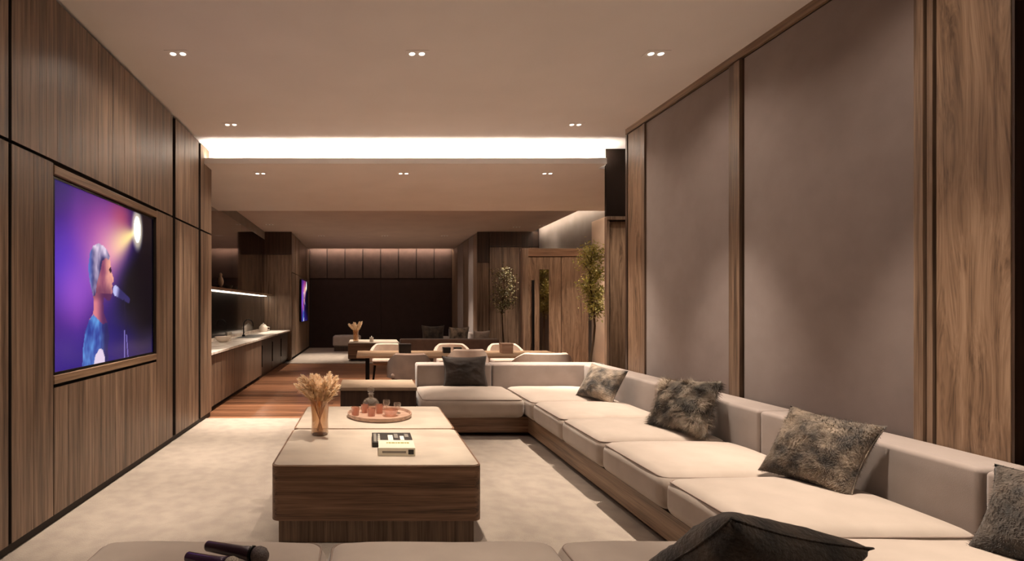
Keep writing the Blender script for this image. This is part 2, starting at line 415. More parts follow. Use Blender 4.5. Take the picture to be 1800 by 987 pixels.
ZJ = 2.168
for a0, a1 in ((Y0, 0.6), (0.6, 2.66), (2.676, 4.897), (4.965, 5.65), (5.715, 6.116)): panel_y(wl, a0, a1, ZJ+0.006, ZC-0.025)
for a0, a1 in ((Y0, 0.6), (0.6, 2.66), (2.676, 3.04), (4.517, 4.897), (4.965, 5.65), (5.715, 6.116)): panel_y(wl, a0, a1, 0.06, ZJ-0.006)
panel_y(wl, 3.04, 4.517, 0.06, 0.825)
# box the niche sides so the boards above and below have a backing
obj('panel_backing', box(bx(XL-0.075, XL-0.037, 3.04, 4.517, 0, 0.835), XL-0.075, XL-0.037, 3.04, 4.517, 2.15, ZC), M_dark, wl)
obj('niche_ledge', bx(XL-0.074, XL+0.004, 3.04, 4.517, 0.842, 0.893, bev=0.004), M_wood_y, wl)
obj('niche_head', bx(XL-0.074, XL+0.004, 3.04, 4.517, 2.095, 2.148, bev=0.004), M_wood_y, wl)
struct('baseboard_left', bx(XL-0.036, XL-0.016, Y0, 6.112, 0.0, 0.058), M_dark, 'dark recessed baseboard under the left wall', 'baseboard')

# right wall: framed fabric panels
wr = struct('wall_right', box(bx(XR+0.04, 3.5, 2.15, 5.33, 0, ZC), 3.2, 3.5, Y0-0.2, 2.15, 0, ZC), M_wood_dark, 'right wall with two tall fabric panels framed in walnut', 'wall')
wr['back'] = XR+0.04
def pr(name, a0, a1, z0, z1, mat, face=XR, bev=0.0): return obj(name, bx(face, XR+0.04, a0, a1, z0, z1, bev=bev), mat, wr)
ZR = 3.098
pr('top_rail', 2.15, 5.36, ZR+0.012, ZC, M_wood_y, XR-0.006)
pr('shadow_gap', 2.15, 5.36, ZR, ZR+0.012, M_dark, XR+0.02)
for a0, a1 in ((3.845, 4.985), (2.535, 3.69)):
    o = obj('fabric_panel', bx(XR+0.008, XR+0.04, a0, a1, 0.06, ZR, bev=0.006), M_wallfab, wr, smooth=True)
pr('mullion', 3.71, 3.765, 0.06, ZR, M_wood, XR-0.012, 0.002); pr('mullion', 3.772, 3.83, 0.06, ZR, M_wood, XR-0.004, 0.002)
pr('mullion', 4.99, 5.03, 0.06, ZR, M_wood, XR-0.008, 0.002)
pr('side_panel', 5.042, 5.315, 0.06, ZR, M_wood_fig, XR)
pr('end_trim', 5.325, 5.36, 0.0, ZR, M_wood_dark, XR-0.006, 0.002)
pr('mullion', 2.485, 2.528, 0.06, ZR, M_wood, XR-0.01, 0.002); pr('mullion', 2.452, 2.478, 0.06, ZR, M_wood, XR, 0.002)
pr('wide_panel', 2.15, 2.432, 0.06, ZR, M_wood_fig, XR-0.004, 0.003)
obj('wide_panel_return', bx(XR+0.0, 3.2, 2.14, 2.15, 0, ZC), M_wood_dark, wr)  # darker walnut puts the shade of this unlit end into its colour
struct('wall_back', bx(-2.75, 3.5, Y0-0.3, Y0, 0, ZC), M_wood, 'walnut wall behind the near sofa', 'wall')

# pier right of the passage, facing the camera
pier = struct('wall_pier', bx(2.85, 4.2, 6.045, 6.08, 0, 2.942), M_dark, 'walnut pier with a dark header beside the passage opening', 'wall')
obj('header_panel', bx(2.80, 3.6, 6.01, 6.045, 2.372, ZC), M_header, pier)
obj('cross_trim', bx(2.797, 3.6, 5.975, 6.045, 2.325, 2.365, bev=0.003), M_wood, pier)
obj('side_trim', bx(2.797, 2.83, 5.985, 6.045, 0, 2.325, bev=0.003), M_wood, pier)
obj('lower_panel', bx(2.85, 3.6, 6.015, 6.045, 0, 2.31), M_wood_fig, pier)

# side bay wall, pale strip
wsd = struct('wall_side', bx(4.22, 4.5, 5.36, 12.6, 0, 3.42), M_plaster, 'grey plaster side wall washed by a slanting cove light', 'wall')
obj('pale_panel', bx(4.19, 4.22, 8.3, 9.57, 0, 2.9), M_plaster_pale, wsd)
struct('wall_bay', bx(3.5, 4.5, 5.2, 5.36, 0, ZC), M_plaster, 'end wall of the side bay', 'wall')

# far room
wf = struct('wall_far', bx(-3.4, 4.5, 16.44, 16.7, 0, 3.42), M_dark, 'dark brown far wall with upright panels under a cove light', 'wall')
xx = XL
for k in range(8):
    x1 = xx+0.571
    obj('upper_panel', bx(xx+0.016, x1-0.016, 16.40, 16.44, 2.24, 3.36, bev=0.004), M_farpanel, wf); xx = x1
for k in range(2): obj('lower_panel', bx(XL+2.285*k+0.004, XL+2.285*(k+1)-0.004, 16.41, 16.44, 0.46, 2.23), M_farscreen, wf)
for k in range(4): obj('base_panel', bx(XL+1.1425*k+0.004, XL+1.1425*(k+1)-0.004, 16.41, 16.44, 0.0, 0.455), M_farscreen, wf)
wlf = struct('wall_left_far', bx(-3.4, XL-0.036, 12.64, 16.44, 0, 3.42), M_dark, 'far left wall in walnut boards around the far television', 'wall')
wlf['back'] = XL-0.036
for a0, a1 in ((12.6, 13.2), (13.26, 13.9), (13.96, 15.6), (15.66, 16.4)):
    panel_y(wlf, a0, a1, 0.06, ZJ-0.006, striped=False); panel_y(wlf, a0, a1, ZJ+0.006, ZC-0.02, striped=False)
for x0, x1 in ((-3.2, -2.56), (-2.55, -2.22), (-2.215, -1.875)):
    obj('front_panel', bx(x0, x1, 12.6, 12.64, 0.0, 2.60), M_wood, wlf)
obj('dark_header', bx(-3.2, -1.868, 12.6, 12.64, 2.61, 3.165), M_wood_dark, wlf)
wrf = struct('wall_right_far', bx(XR+0.036, 4.5, 12.64, 16.44, 0, 3.42), M_dark, 'far right wall of walnut and fabric strips', 'wall')
wrf['back'] = XR+0.036
for k, (a0, a1) in enumerate(((12.66, 13.1), (13.12, 13.75), (13.77, 14.5), (14.52, 15.4), (15.42, 16.4))):
    panel_y(wrf, a0, a1, 0.06, ZC-0.02, mat=(M_wood, M_wallfab, M_wood, M_wallfab, M_wood)[k], face=XR, striped=False)
obj('corner_panel', bx(XR, 3.0, 12.6, 12.64, 0.0, 2.40), M_wood, wrf)
obj('corner_header', bx(XR, 3.0, 12.6, 12.64, 2.41, 3.165), M_wood_dark, wrf)
for x0, x1 in ((3.0, 3.3), (3.31, 3.72), (3.73, 4.2)):
    obj('front_panel', bx(x0, x1, 12.57, 12.64, 0.0, 2.78), M_wood, wrf)
obj('front_header', bx(3.0, 4.2, 12.58, 12.64, 2.79, 3.165), M_wood_dark, wrf)

# ---------------------------------------------------------------- kitchen recess
wk = struct('wall_kitchen', bx(-2.9, -2.545, 6.112, 12.64, 0, 2.972), M_dark, 'kitchen recess wall with smoked mirror above the counter', 'wall')
for a0, a1 in ((6.13, 8.2), (8.21, 10.3), (10.31, 12.58)):
    obj('mirror_panel', bx(-2.545, -2.53, a0, a1, 1.63, 2.94 if a1 < 8.6 else 2.97), M_mirror, wk)
    obj('backsplash', bx(-2.545, -2.53, a0, a1, 0.80, 1.57), M_bglass, wk)
struct('wall_kitchen_upper', bx(-2.9, -2.53, 8.69, 12.6, 2.972, 3.42), M_plaster, 'plaster strip above the kitchen mirror', 'wall')
kc = empty('kitchen_cabinet', (-2.2, 7.8, 0)); tag(kc, 'row of walnut base cabinets under the pale marble counter', 'cabinet')
obj('body', bx(-2.52, -1.96, 6.13, 9.36, 0.06, 0.716), M_wood_dark, kc)
obj('toe_kick', bx(-2.5, -1.99, 6.13, 9.36, 0.0, 0.06), M_dark, kc)
for k in range(5):
    y0 = 6.13 + k*0.646; d_ = obj('door', bx(-1.96, -1.935, y0+0.004, y0+0.642, 0.065, 0.70, bev=0.002), M_wood, kc)
    obj('finger_pull', bx(-1.944, -1.938, y0+0.03, y0+0.616, 0.701, 0.708), M_black, d_)
wc = empty('base_cabinet', (-2.2, 10.9, 0)); tag(wc, 'dark base cabinet with upright handles under the far end of the worktop', 'cabinet')
obj('body', bx(-2.52, -1.98, 9.42, 12.56, 0.0, 0.716), M_wood_dark, wc)
for k in range(3):
    d_ = obj('door', bx(-1.98, -1.955, 9.42+k*1.046+0.01, 9.42+(k+1)*1.046-0.01, 0.06, 0.70), M_wood_dark, wc)
    obj('handle', bx(-1.955, -1.94, 9.46+k*1.046, 9.475+k*1.046, 0.2, 0.6), M_black, d_)
ct = obj('worktop', bx(-2.53, -1.90, 6.125, 12.57, 0.716, 0.748, bev=0.003), M_marble, None, origin=(-2.2, 9.3, 0.716))
tag(ct, 'long pale marble worktop running along the kitchen recess', 'worktop')
obj('sink_basin', bx(-2.40, -2.05, 9.3, 10.3, 0.7485, 0.751), M_black, ct)
up = obj('upstand', bx(-2.53, -2.515, 6.13, 12.57, 0.7485, 0.80), M_marble, ct)
sh = empty('wall_shelf', (-2.41, 9.3, 1.575)); tag(sh, 'walnut wall shelf with a light strip underneath over the counter', 'shelf')
obj('board', bx(-2.53, -2.29, 6.13, 12.58, 1.582, 1.612, bev=0.002), M_wood_y, sh)
obj('light_strip', bx(-2.50, -2.47, 6.2, 12.5, 1.572, 1.581), M_led_shelf, sh)
# tap
tp = empty('kitchen_tap', (-2.36, 9.75, 0.748)); tag(tp, 'black swan-neck tap standing behind the sink', 'tap')
obj('base', lathe(BM(), [(0, 0), (.028, 0), (.028, .03), (.016, .035), (0, .035)], -2.36, 9.75, 16, 0.7515), M_black, tp, True)
obj('spout', tube(BM(), [(-2.36, 9.75, .78), (-2.36, 9.75, .98)] + [(-2.36+.09-.09*math.cos(a), 9.75, .98+.09*math.sin(a)) for a in [math.pi*k/8 for k in range(1, 9)]] + [(-2.18, 9.75, .94)], .012), M_black, tp, True)
obj('lever', tube(BM(), [(-2.36, 9.75, .80), (-2.36, 9.84, .83)], .007), M_black, tp, True)
# crockery on the worktop
def bowl(x, y, z, r, h, mat, label, name='bowl', cat='bowl'):
    o = obj(name, lathe(BM(), [(0, 0), (r*.45, 0), (r*.8, h*.4), (r, h), (r*.93, h), (r*.72, h*.42), (r*.4, .012), (0, .012)], x, y, 24, z), mat, None, True, origin=(x, y, z))
    return tag(o, label, cat)
bowl(-2.30, 8.15, .748, .13, .09, M_white, 'wide white bowl at the near end of the marble worktop')
cup_bm = lambda x, y, z, r, h: lathe(BM(), [(0, 0), (r*.85, 0), (r, h), (r*.9, h), (r*.76, .01), (0, .01)], x, y, 20, z)
tag(obj('tumbler', cup_bm(-2.30, 8.5, .748, .05, .14), M_glass, None, True, origin=(-2.3, 8.5, .748)), 'clear tumbler beside the wide white bowl on the worktop', 'glass')
jg = empty('jug', (-2.36, 11.6, .748)); tag(jg, 'white lidded jug at the far end of the worktop', 'jug')
obj('body', lathe(BM(), [(0, 0), (.08, 0), (.10, .06), (.09, .12), (.06, .15), (0, .15)], -2.36, 11.6, 24, .748), M_white, jg, True)
obj('lid', lathe(BM(), [(0, .15), (.058, .15), (.05, .17), (.014, .178), (.018, .2), (0, .206)], -2.36, 11.6, 24, .748), M_white, jg, True)
obj('handle', tube(BM(), [(-2.27, 11.6, .86), (-2.22, 11.6, .85), (-2.22, 11.6, .80), (-2.265, 11.6, .79)], .008), M_white, jg, True)
# shelf figurine
fg = empty('figurine', (-2.42, 8.44, 1.612)); tag(fg, 'pale bird figurine standing on the shelf above the counter', 'figurine')
obj('base', lathe(BM(), [(0, 0), (.05, 0), (.05, .02), (.02, .03), (0, .03)], -2.42, 8.44, 20, 1.612), M_black, fg, True)
obj('body', lathe(BM(), [(0, .03), (.018, .03), (.045, .08), (.05, .12), (.035, .17), (.02, .2), (.025, .225), (.02, .25), (0, .262)], -2.42, 8.44, 20, 1.612), M_tan, fg, True)
obj('beak', lathe(BM(), [(.012, .222), (.001, .232), (0, .232)], -2.395, 8.44, 10, 1.612), M_tan, fg, True)
for k, (yy, hh) in enumerate(((8.9, .07), (9.25, .06))):
    bowl(-2.42, yy, 1.612, .08, hh, M_cover_d, ('small dark bowl next to the bird figurine on the shelf', 'small dark bowl farther along the shelf from the figurine')[k])

# ---------------------------------------------------------------- door in the side bay
dr = struct('door_1', bx(2.86, 4.05, 9.44, 9.6, 0, 2.36), M_wood_dark, 'tall walnut entrance door with a long black pull handle', 'door')
obj('door_frame', bx(2.84, 2.95, 9.39, 9.5, 0, 2.386, bev=0.003), M_wood, dr)
obj('door_head', bx(2.95, 4.06, 9.395, 9.5, 2.24, 2.386, bev=0.003), M_wood_x, dr)
obj('door_leaf', bx(2.955, 3.56, 9.41, 9.45, 0.01, 2.23), M_wood_fig, dr)
obj('door_side_panel', bx(3.57, 4.06, 9.41, 9.45, 0.0, 2.23), M_wood_fig, dr)
obj('door_handle', box(box(bx(3.0, 3.045, 9.33, 9.365, .45, 1.80, bev=.004), 3.01, 3.035, 9.36, 9.412, .6, .63), 3.01, 3.035, 9.36, 9.412, 1.6, 1.63), M_black, dr)
obj('door_glass_strip', bx(3.16, 3.33, 9.40, 9.412, .35, 2.0), M_mirror, dr)

# ---------------------------------------------------------------- downlights
def downlight(x, y, z, label, power, tilt=(0, 0), size=1.75, spot=True, blend=1.0, lamp=None, boost=1.0):
    d = empty('downlight', (x, y, z)); tag(d, label, 'downlight', 'twin recessed ceiling downlights')
    bm = BM(); lathe(bm, [(.052, 0.0), (.052, -.003), (.040, -.003), (.034, .0)], x-.037, y, 20, z); lathe(bm, [(.052, 0.0), (.052, -.003), (.040, -.003), (.034, .0)], x+.037, y, 20, z)
    bm.free()
    obj('bezel', bx(x-.085, x+.085, y-.05, y+.05, z-.004, z-.0005, bev=.001), M_ceil, d)
    for s in (-1, 1): obj('lamp', lathe(BM(), [(0, -.0075), (.018, -.0075), (.021, -.0045), (.021, -.004)], x+s*.036, y, 20, z), lamp or M_lamp, d, True)
    if spot:
        for nm, pw, sz in (('downlight_beam', power*2.5*boost, .88), ('downlight_spill', power*.13, 2.5)):
            l = bpy.data.lights.new(nm, 'SPOT'); l.energy = pw; l.color = WARM; l.spot_size = sz; l.spot_blend = 1.0; l.shadow_soft_size = .04
            o = bpy.data.objects.new(nm, l); C.objects.link(o); o.parent = d; o.location = (0, 0, -.03)
DX = (-1.39, 0.363, 2.115); SIDE = ('near the left wall', 'above the coffee table', 'near the fabric wall')
RB = (0.95, 0.85, 1.0)      # the row along the sofa is set brighter
for i, x in enumerate(DX): downlight(x, 3.755, ZC, 'twin downlight in the nearest visible row, %s' % SIDE[i], SPOT_W, boost=RB[i])
for i, x in enumerate((-1.39, 2.115)): downlight(x, 5.21, ZC, 'twin downlight close before the cove, %s' % ('at the left wall', 'at the right wall')[i], SPOT_W, boost=(0.85, 1.0)[i])
for yy, nm, pw in ((2.3, 'row over the near sofa', (.35, .30, 1.0)), (0.85, 'row behind the near sofa', (.3, .25, .5))):
    for i, x in enumerate(DX): downlight(x, yy, ZC, 'twin downlight in the %s, %s' % (nm, SIDE[i]), SPOT_W*pw[i], boost=RB[i])
for i, x in enumerate((-1.31, .44, 2.2)): downlight(x, 6.26, 2.942, 'twin downlight in the lowered ceiling, %s' % ('above the kitchen passage', 'in the middle', 'beside the walnut pier')[i], SPOT_MID_W)
for i, x in enumerate((-1.2, .45, 2.0)): downlight(x, 13.3, ZC, 'added twin fill downlight in the far ceiling, %s' % ('over the far rug', 'over the far table', 'over the far sofa')[i], SPOT_FAR_W, lamp=M_unlit_lens)  # added lamps to brighten the far room
downlight(3.98, 11.6, ZC, 'twin downlight grazing the grey side wall behind the door', 40, lamp=M_unlit_lens)
downlight(3.75, 7.6, 2.942, 'added hidden fill downlight in the side bay above the olive tree', 150)  # added out of sight to light the door and tree
for i, x in enumerate((-1.2, .45, 2.0, 3.05, 3.8)): downlight(x, 8.80, ZC, 'added fill downlight hidden behind the lowered ceiling, %s' % ('over the kitchen end', 'over the oak table', 'over the table end', 'before the door handle', 'before the door side panel')[i], SPOT_MID_W*(.8, .8, .8, .6, .6)[i])  # unseen row added to light the door, chairs and far sofa
downlight(3.45, 11.85, ZC, 'added fill downlight over the darker potted tree', SPOT_FAR_W*.7, lamp=M_unlit_lens)  # added to brighten the far right panels and the tree
downlight(2.98, 5.62, ZC, 'added fill downlight hidden in the opening before the walnut pier', SPOT_W*.5, lamp=M_unlit_lens)  # added behind the wall end to brighten the pier
downlight(-2.2, 11.5, ZC, 'added fill downlight over the far end of the worktop', SPOT_FAR_W*.7, lamp=M_unlit_lens)  # added to light the front of the far left wall

# ---------------------------------------------------------------- televisions
def seg_d(px, py, ax, ay, bx_, by_):
    dx, dy = bx_-ax, by_-ay; t = max(0, min(1, ((px-ax)*dx+(py-ay)*dy)/(dx*dx+dy*dy+1e-9)))
    return math.hypot(px-ax-t*dx, py-ay-t*dy), t
def sm(a, b, x):
    t = max(0, min(1, (x-a)/(b-a))); return t*t*(3-2*t)
def mixc(a, b, t): return tuple(a[i]*(1-t)+b[i]*t for i in range(3))
def inpoly(x, y, P):
    c = False; j = len(P)-1
    for i in range(len(P)):
        if (P[i][1] > y) != (P[j][1] > y) and x < (P[j][0]-P[i][0])*(y-P[i][1])/(P[j][1]-P[i][1])+P[i][0]: c = not c
        j = i
    return c
HEAD = [(.275,.60),(.285,.66),(.315,.70),(.36,.722),(.41,.715),(.45,.69),(.475,.655),(.48,.62),(.487,.585),(.495,.555),(.516,.515),(.512,.50),(.497,.492),(.503,.47),(.497,.455),(.503,.44),(.497,.415),(.488,.39),(.465,.375),(.435,.385),(.415,.40),(.41,.36),(.415,.30),(.45,.24),(.47,.15),(.455,.10),(.46,0),(.22,0),(.225,.10),(.245,.20),(.28,.265),(.315,.30),(.32,.38),(.30,.44),(.28,.50),(.27,.56)]
HAIR = [(.275,.60),(.285,.66),(.315,.70),(.36,.722),(.41,.715),(.45,.69),(.475,.655),(.465,.635),(.43,.64),(.40,.62),(.385,.57),(.37,.53),(.345,.47),(.335,.41),(.315,.40),(.30,.44),(.28,.50),(.27,.56)]
SHIRT = [(.22,0),(.225,.10),(.245,.20),(.28,.265),(.315,.295),(.35,.27),(.40,.235),(.45,.24),(.47,.15),(.455,.10),(.46,0)]
ARM = [(.32,0),(.335,.05),(.37,.085),(.40,.08),(.42,.04),(.425,0)]
def concert(u, v):
    U = u*1.21
    c = mixc((20, 14, 78), (92, 40, 140), sm(.55, 0, abs(u-.18)+abs(v-.5)*.6))
    c = mixc(c, (48, 40, 178), .75*sm(.34, 0, math.hypot(u-.06, v-.55)))
    c = mixc(c, (42, 26, 130), .8*sm(.32, .05, v))
    c = mixc(c, (150, 50, 150), .85*sm(.36, 0, math.hypot(u-.46, v-.84)*.9))
    c = mixc(c, (190, 70, 90), .6*sm(.2, 0, math.hypot(u-.60, v-.93)))
    # dark stage at the right
    edge = .80 - .20*sm(.80, .45, v)
    c = mixc(c, (5, 3, 14), sm(edge-.12, edge+.10, u)*.98)
    c = mixc(c, (26, 14, 92), .8*sm(.26, .0, abs(u-.62))*sm(.42, .08, v))
    c = mixc(c, (30, 18, 104), .6*sm(.26, .0, v))
    # beam from the stage lamp
    ax, ay = .79, .88; dx, dy = u-ax, v-ay; L = math.hypot(dx, dy); ang = math.atan2(dy, dx)-math.atan2(-.46, -.72)
    while ang > math.pi: ang -= 2*math.pi
    while ang < -math.pi: ang += 2*math.pi
    b = math.exp(-(ang/(.52 if ang < 0 else .34))**2)
    col = mixc((255, 226, 150), (214, 128, 178), sm(.10, .52, L)); col = mixc(col, (150, 80, 190), sm(.4, .75, L))
    c = mixc(c, col, b*.97*(1-.72*sm(.35, .95, L)))
    c = mixc(c, (168, 90, 200), .5*sm(.24, 0, math.hypot((u-.16)*1.1, v-.42)))
    if inpoly(u, v, HEAD):
        n = mnoise.noise(Vector((u*16, v*13, 1)))*.6+mnoise.noise(Vector((u*60, v*26, 4)))*.25
        lit = sm(.40, .49, u)*sm(.36, .55, v)
        skin = mixc((120, 54, 92), (244, 172, 146), max(0, min(1, .30+.6*lit+.5*n)))
        if v < .42: skin = mixc((206, 120, 130), (80, 34, 84), sm(.33, .42, u))
        skin = mixc(skin, (84, 36, 70), .55*sm(.50, .43, v)*sm(.36, .41, v)*sm(.51, .47, u))
        if math.hypot((u-.482)*1.2, v-.572) < .018: skin = (50, 20, 44)
        c = skin
        if inpoly(u, v, HAIR):
            c = mixc(mixc((52, 44, 92), (86, 110, 190), sm(.33, .27, u)), (214, 196, 218), max(0, min(1, .22+n*1.1+.55*sm(.60, .71, v)+.15*sm(.36, .44, u))))
        if inpoly(u, v, SHIRT):
            f = max(0, min(1, .5+1.2*n)); c = mixc(mixc((34, 44, 130), (92, 150, 214), f), (26, 20, 74), sm(.36, .44, u)*.85)
        if inpoly(u, v, ARM): c = (214, 196, 218)
    d, t = seg_d(U, v, .535*1.21, .444, .68*1.21, .385)
    if d < .034-.014*t: c = mixc((180, 180, 226), (44, 38, 92), sm(0, .35, t))
    d, t = seg_d(U, v, .63*1.21, .385, .675*1.21, .0)
    if d < .006: c = (112, 100, 176) if t > .6 else (22, 16, 52)
    d, t = seg_d(U, v, .635*1.21, .18, .635*1.21, .0)
    if d < .005: c = (120, 110, 180)
    e = math.hypot((u-.79)/.046, (v-.885)/.095)
    c = mixc(c, (255, 240, 204), sm(1.9, 1.0, e)*.7)
    if e < 1: c = (255, 252, 244)
    return c
def television(name, y0, y1, z0, z1, xs, label, nx, nz):
    t = empty(name, (xs-.02, (y0+y1)/2, z0)); tag(t, label, 'television')
    obj('housing', bx(xs-.045, xs-.006, y0+.01, y1-.01, z0+.01, z1-.01), M_black, t)
    fr = .012
    bm = bx(xs-.02, xs+.004, y0, y0+fr, z0, z1); box(bm, xs-.02, xs+.004, y1-fr, y1, z0, z1); box(bm, xs-.02, xs+.004, y0+fr, y1-fr, z0, z0+fr); box(bm, xs-.02, xs+.004, y0+fr, y1-fr, z1-fr, z1)
    obj('bezel', bm, M_black, t)
    bm = BM(); g = [[bm.verts.new((xs-.004, y0+fr+(y1-y0-2*fr)*i/nx, z0+fr+(z1-z0-2*fr)*j/nz)) for j in range(nz+1)] for i in range(nx+1)]
    for i in range(nx):
        for j in range(nz): bm.faces.new((g[i][j], g[i+1][j], g[i+1][j+1], g[i][j+1]))
    bm.verts.index_update(); o = obj('screen', bm, M_screen, t)
    at = o.data.color_attributes.new('picture', 'FLOAT_COLOR', 'POINT'); k = 0; vals = []
    for i in range(nx+1):
        for j in range(nz+1): vals.extend((*lin(concert(i/nx, j/nz)), 1))
    at.data.foreach_set('color', vals)
    return t
television('television', 3.06, 4.50, .898, 2.085, XL-.018, 'large wall television showing a singer at a microphone in purple light', 190, 160)
television('television', 13.98, 15.52, .90, 2.08, XL+.055, 'distant television on the far left wall glowing purple', 40, 40)

# ---------------------------------------------------------------- carpet
tag(obj('carpet', bx(XL-.016, XR+.035, Y0, 5.96, -.02, .012), M_rug, None, origin=(.4, 3, 0)), 'cream mottled carpet under the coffee table and sectional sofa', 'carpet')
tag(obj('carpet', bx(XL, XR, 11.86, 16.40, -.02, .010), M_rug, None, origin=(.4, 14, 0)), 'pale carpet of the far seating area', 'carpet')

# ---------------------------------------------------------------- the sectional sofa
sofa = empty('sectional_sofa', (2.0, 3.4, 0.012)); tag(sofa, 'long U-shaped taupe sectional sofa on a walnut plinth along the fabric wall', 'sofa')
SZ0, SZ1 = .212, .405
SFX, SFY = 1.55, 5.0
obj('toe_kick', box(box(bx(1.66, 2.62, .95, 5.9, .012, .055), .60, 1.70, 5.2, 5.9, .012, .055), -.95, 1.70, .95, 1.80, .012, .055), M_dark, sofa)
obj('plinth_side', bx(1.60, 2.66, 1.80, 5.9, .055, SZ0-.004), M_wood_y, sofa)
obj('plinth_far', bx(.53, 1.60, 5.10, 5.9, .055, SZ0-.004), M_wood_x, sofa)
obj('plinth_near', bx(-1.0, 2.66, .95, 1.80, .055, SZ0-.004), M_wood_x, sofa)
def seat(x0, x1, y0, y1, seed, z1=SZ1, mat=M_sofa):
    s = obj('seat_cushion', cushion(x0+.003, x1-.003, y0+.003, y1-.003, SZ0, z1, .062, .034, 9, .006, seed), mat, sofa, 'all')
    r_ = .062; k = r_*(1-math.sqrt(.5)); zz = z1-k+.004
    pts = [(x, y, zz) for x, y in rrect(x0+.003+k, x1-.003-k, y0+.003+k, y1-.003-k, .045, 6)]
    obj('piping', tube(BM(), pts, .0046, 6, True), M_pipe, s, 'all')
ys = [5.75, 4.85, 4.13, 3.43, 2.706, 2.0, 1.1]
seat(SFX, 2.44, 4.85, 5.80, 1); 
for k in range(1, 5): seat(SFX, 2.44, ys[k+1], ys[k], k+1)
seat(.52, SFX, SFY, 5.80, 7)
for k, (a, b) in enumerate(((-1.02, -.153), (-.153, .716), (.716, 1.553))): seat(a, b, 1.02, 1.985, 8+k)
seat(1.553, 2.44, 1.02, 2.0, 12)
ZB = .655
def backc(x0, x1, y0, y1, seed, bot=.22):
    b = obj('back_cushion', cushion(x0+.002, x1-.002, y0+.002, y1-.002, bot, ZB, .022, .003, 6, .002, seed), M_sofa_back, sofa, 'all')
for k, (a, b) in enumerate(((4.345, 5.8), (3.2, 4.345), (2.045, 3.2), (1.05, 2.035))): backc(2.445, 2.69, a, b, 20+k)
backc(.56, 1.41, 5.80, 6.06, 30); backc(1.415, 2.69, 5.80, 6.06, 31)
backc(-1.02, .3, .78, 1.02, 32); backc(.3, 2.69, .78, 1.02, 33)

# ---------------------------------------------------------------- coffee table (two halves)
def half_table(y0, y1, label, front):
    t = empty('coffee_table', (.048, (y0+y1)/2, .012)); tag(t, label, 'table', 'pair of coffee tables pushed together')
    r_ = .045
    x0, x1 = -.524, .62
    obj('body', prism(BM(), rrect(x0, x1, y0+.003, y1-.003, r_, 6), .141, .425), M_wood_x, t, True)
    obj('rim', prism(BM(), rrect(x0, x1, y0+.003, y1-.003, r_, 6), .4255, .4385), M_wood_x, t, True)
    obj('stone_top', prism(BM(), rrect(x0+.012, x1-.012, y0+.014, y1-.014, r_-.01, 6), .432, .442), M_stone, t, True)
    obj('base', bx(x0+.038, x1-.038, y0+(.03 if front else .01), y1-(.01 if front else .05), .012, .141), M_wood, t)
half_table(2.774, 3.617, 'nearer half of the pale-topped walnut coffee table holding the two books', True)
half_table(3.619, 4.448, 'farther half of the pale-topped walnut coffee table holding the round tray', False)
TT = .4425
# vase with pampas
def vase_pampas(x, y, z, s, label_v, label_p, n=11, seed=1, fine=1.0):
    v = empty('glass_vase', (x, y, z)); tag(v, label_v, 'vase')
    obj('body', lathe(BM(), [(0, 0), (.052*s, 0), (.06*s, .01*s), (.058*s, .12*s), (.066*s, .245*s), (.062*s, .245*s), (.053*s, .12*s), (.053*s, .022*s), (0, .022*s)], x, y, 28, z), M_amber, v, True)
    obj('foot', lathe(BM(), [(0, .0), (.054*s, .0), (.054*s, .006*s)], x, y, 28, z-.0), M_brass, v, True)
    p = empty('pampas_bouquet', (x, y, z+.024*s)); tag(p, label_p, 'flowers')
    rnd = random.Random(seed)
    for k in range(n):
        a = 2*math.pi*k/n*1.618*1.7 + rnd.uniform(-.3, .3); rad = (.03+.125*math.sqrt((k+.6)/n))*s
        h = (.475-.10*(rad/.15/s)+rnd.uniform(-.05, .025))*s
        tip = Vector((x+rad*math.cos(a), y+rad*math.sin(a)*.8, z+h)); b0 = Vector((x-.022*s*math.cos(a), y-.022*s*math.sin(a), z+.026*s))
        mid = Vector((x+.040*s*math.cos(a), y+.040*s*math.sin(a), z+.24*s))
        P = []
        for i in range(11):
            t = i/10; P.append((1-t)**2*b0+2*t*(1-t)*mid+t*t*tip)
        st = obj('stem', tube(BM(), P, .0022*s, 5), M_stem, p, True)
        bm = BM(); L = rnd.uniform(.15, .21)*s
        dirn = (P[-1]-P[-3]).normalized()
        for q in range(int(360*fine)):
            t = rnd.random(); c = tip - dirn*L*(1-t) + Vector((0, 0, 0))
            # droop outward at the top
            w_ = (.042*math.sin(math.pi*min(1, t*.82+.12))+.004)*s
            az = rnd.uniform(0, 6.283); o = Vector((math.cos(az), math.sin(az), rnd.uniform(-.2, .5)))
            q1 = c + o*w_*rnd.uniform(.5, 1.1) + dirn*.03*s + Vector((math.cos(a), math.sin(a)*.8, -.2))*.02*s*t*t
            sd = o.cross(dirn).normalized()*.0030*s*fine**-.5
            bm.faces.new((bm.verts.new(c-sd), bm.verts.new(c+sd), bm.verts.new(q1+sd*.7), bm.verts.new(q1-sd*.5)))
        pl = obj('plume', bm, M_pampas, p); 
vase_pampas(-.322, 3.46, TT, .96, 'amber glass vase on the coffee table with dried stems', 'cream dried pampas bouquet standing in the amber glass vase', 17, 4)
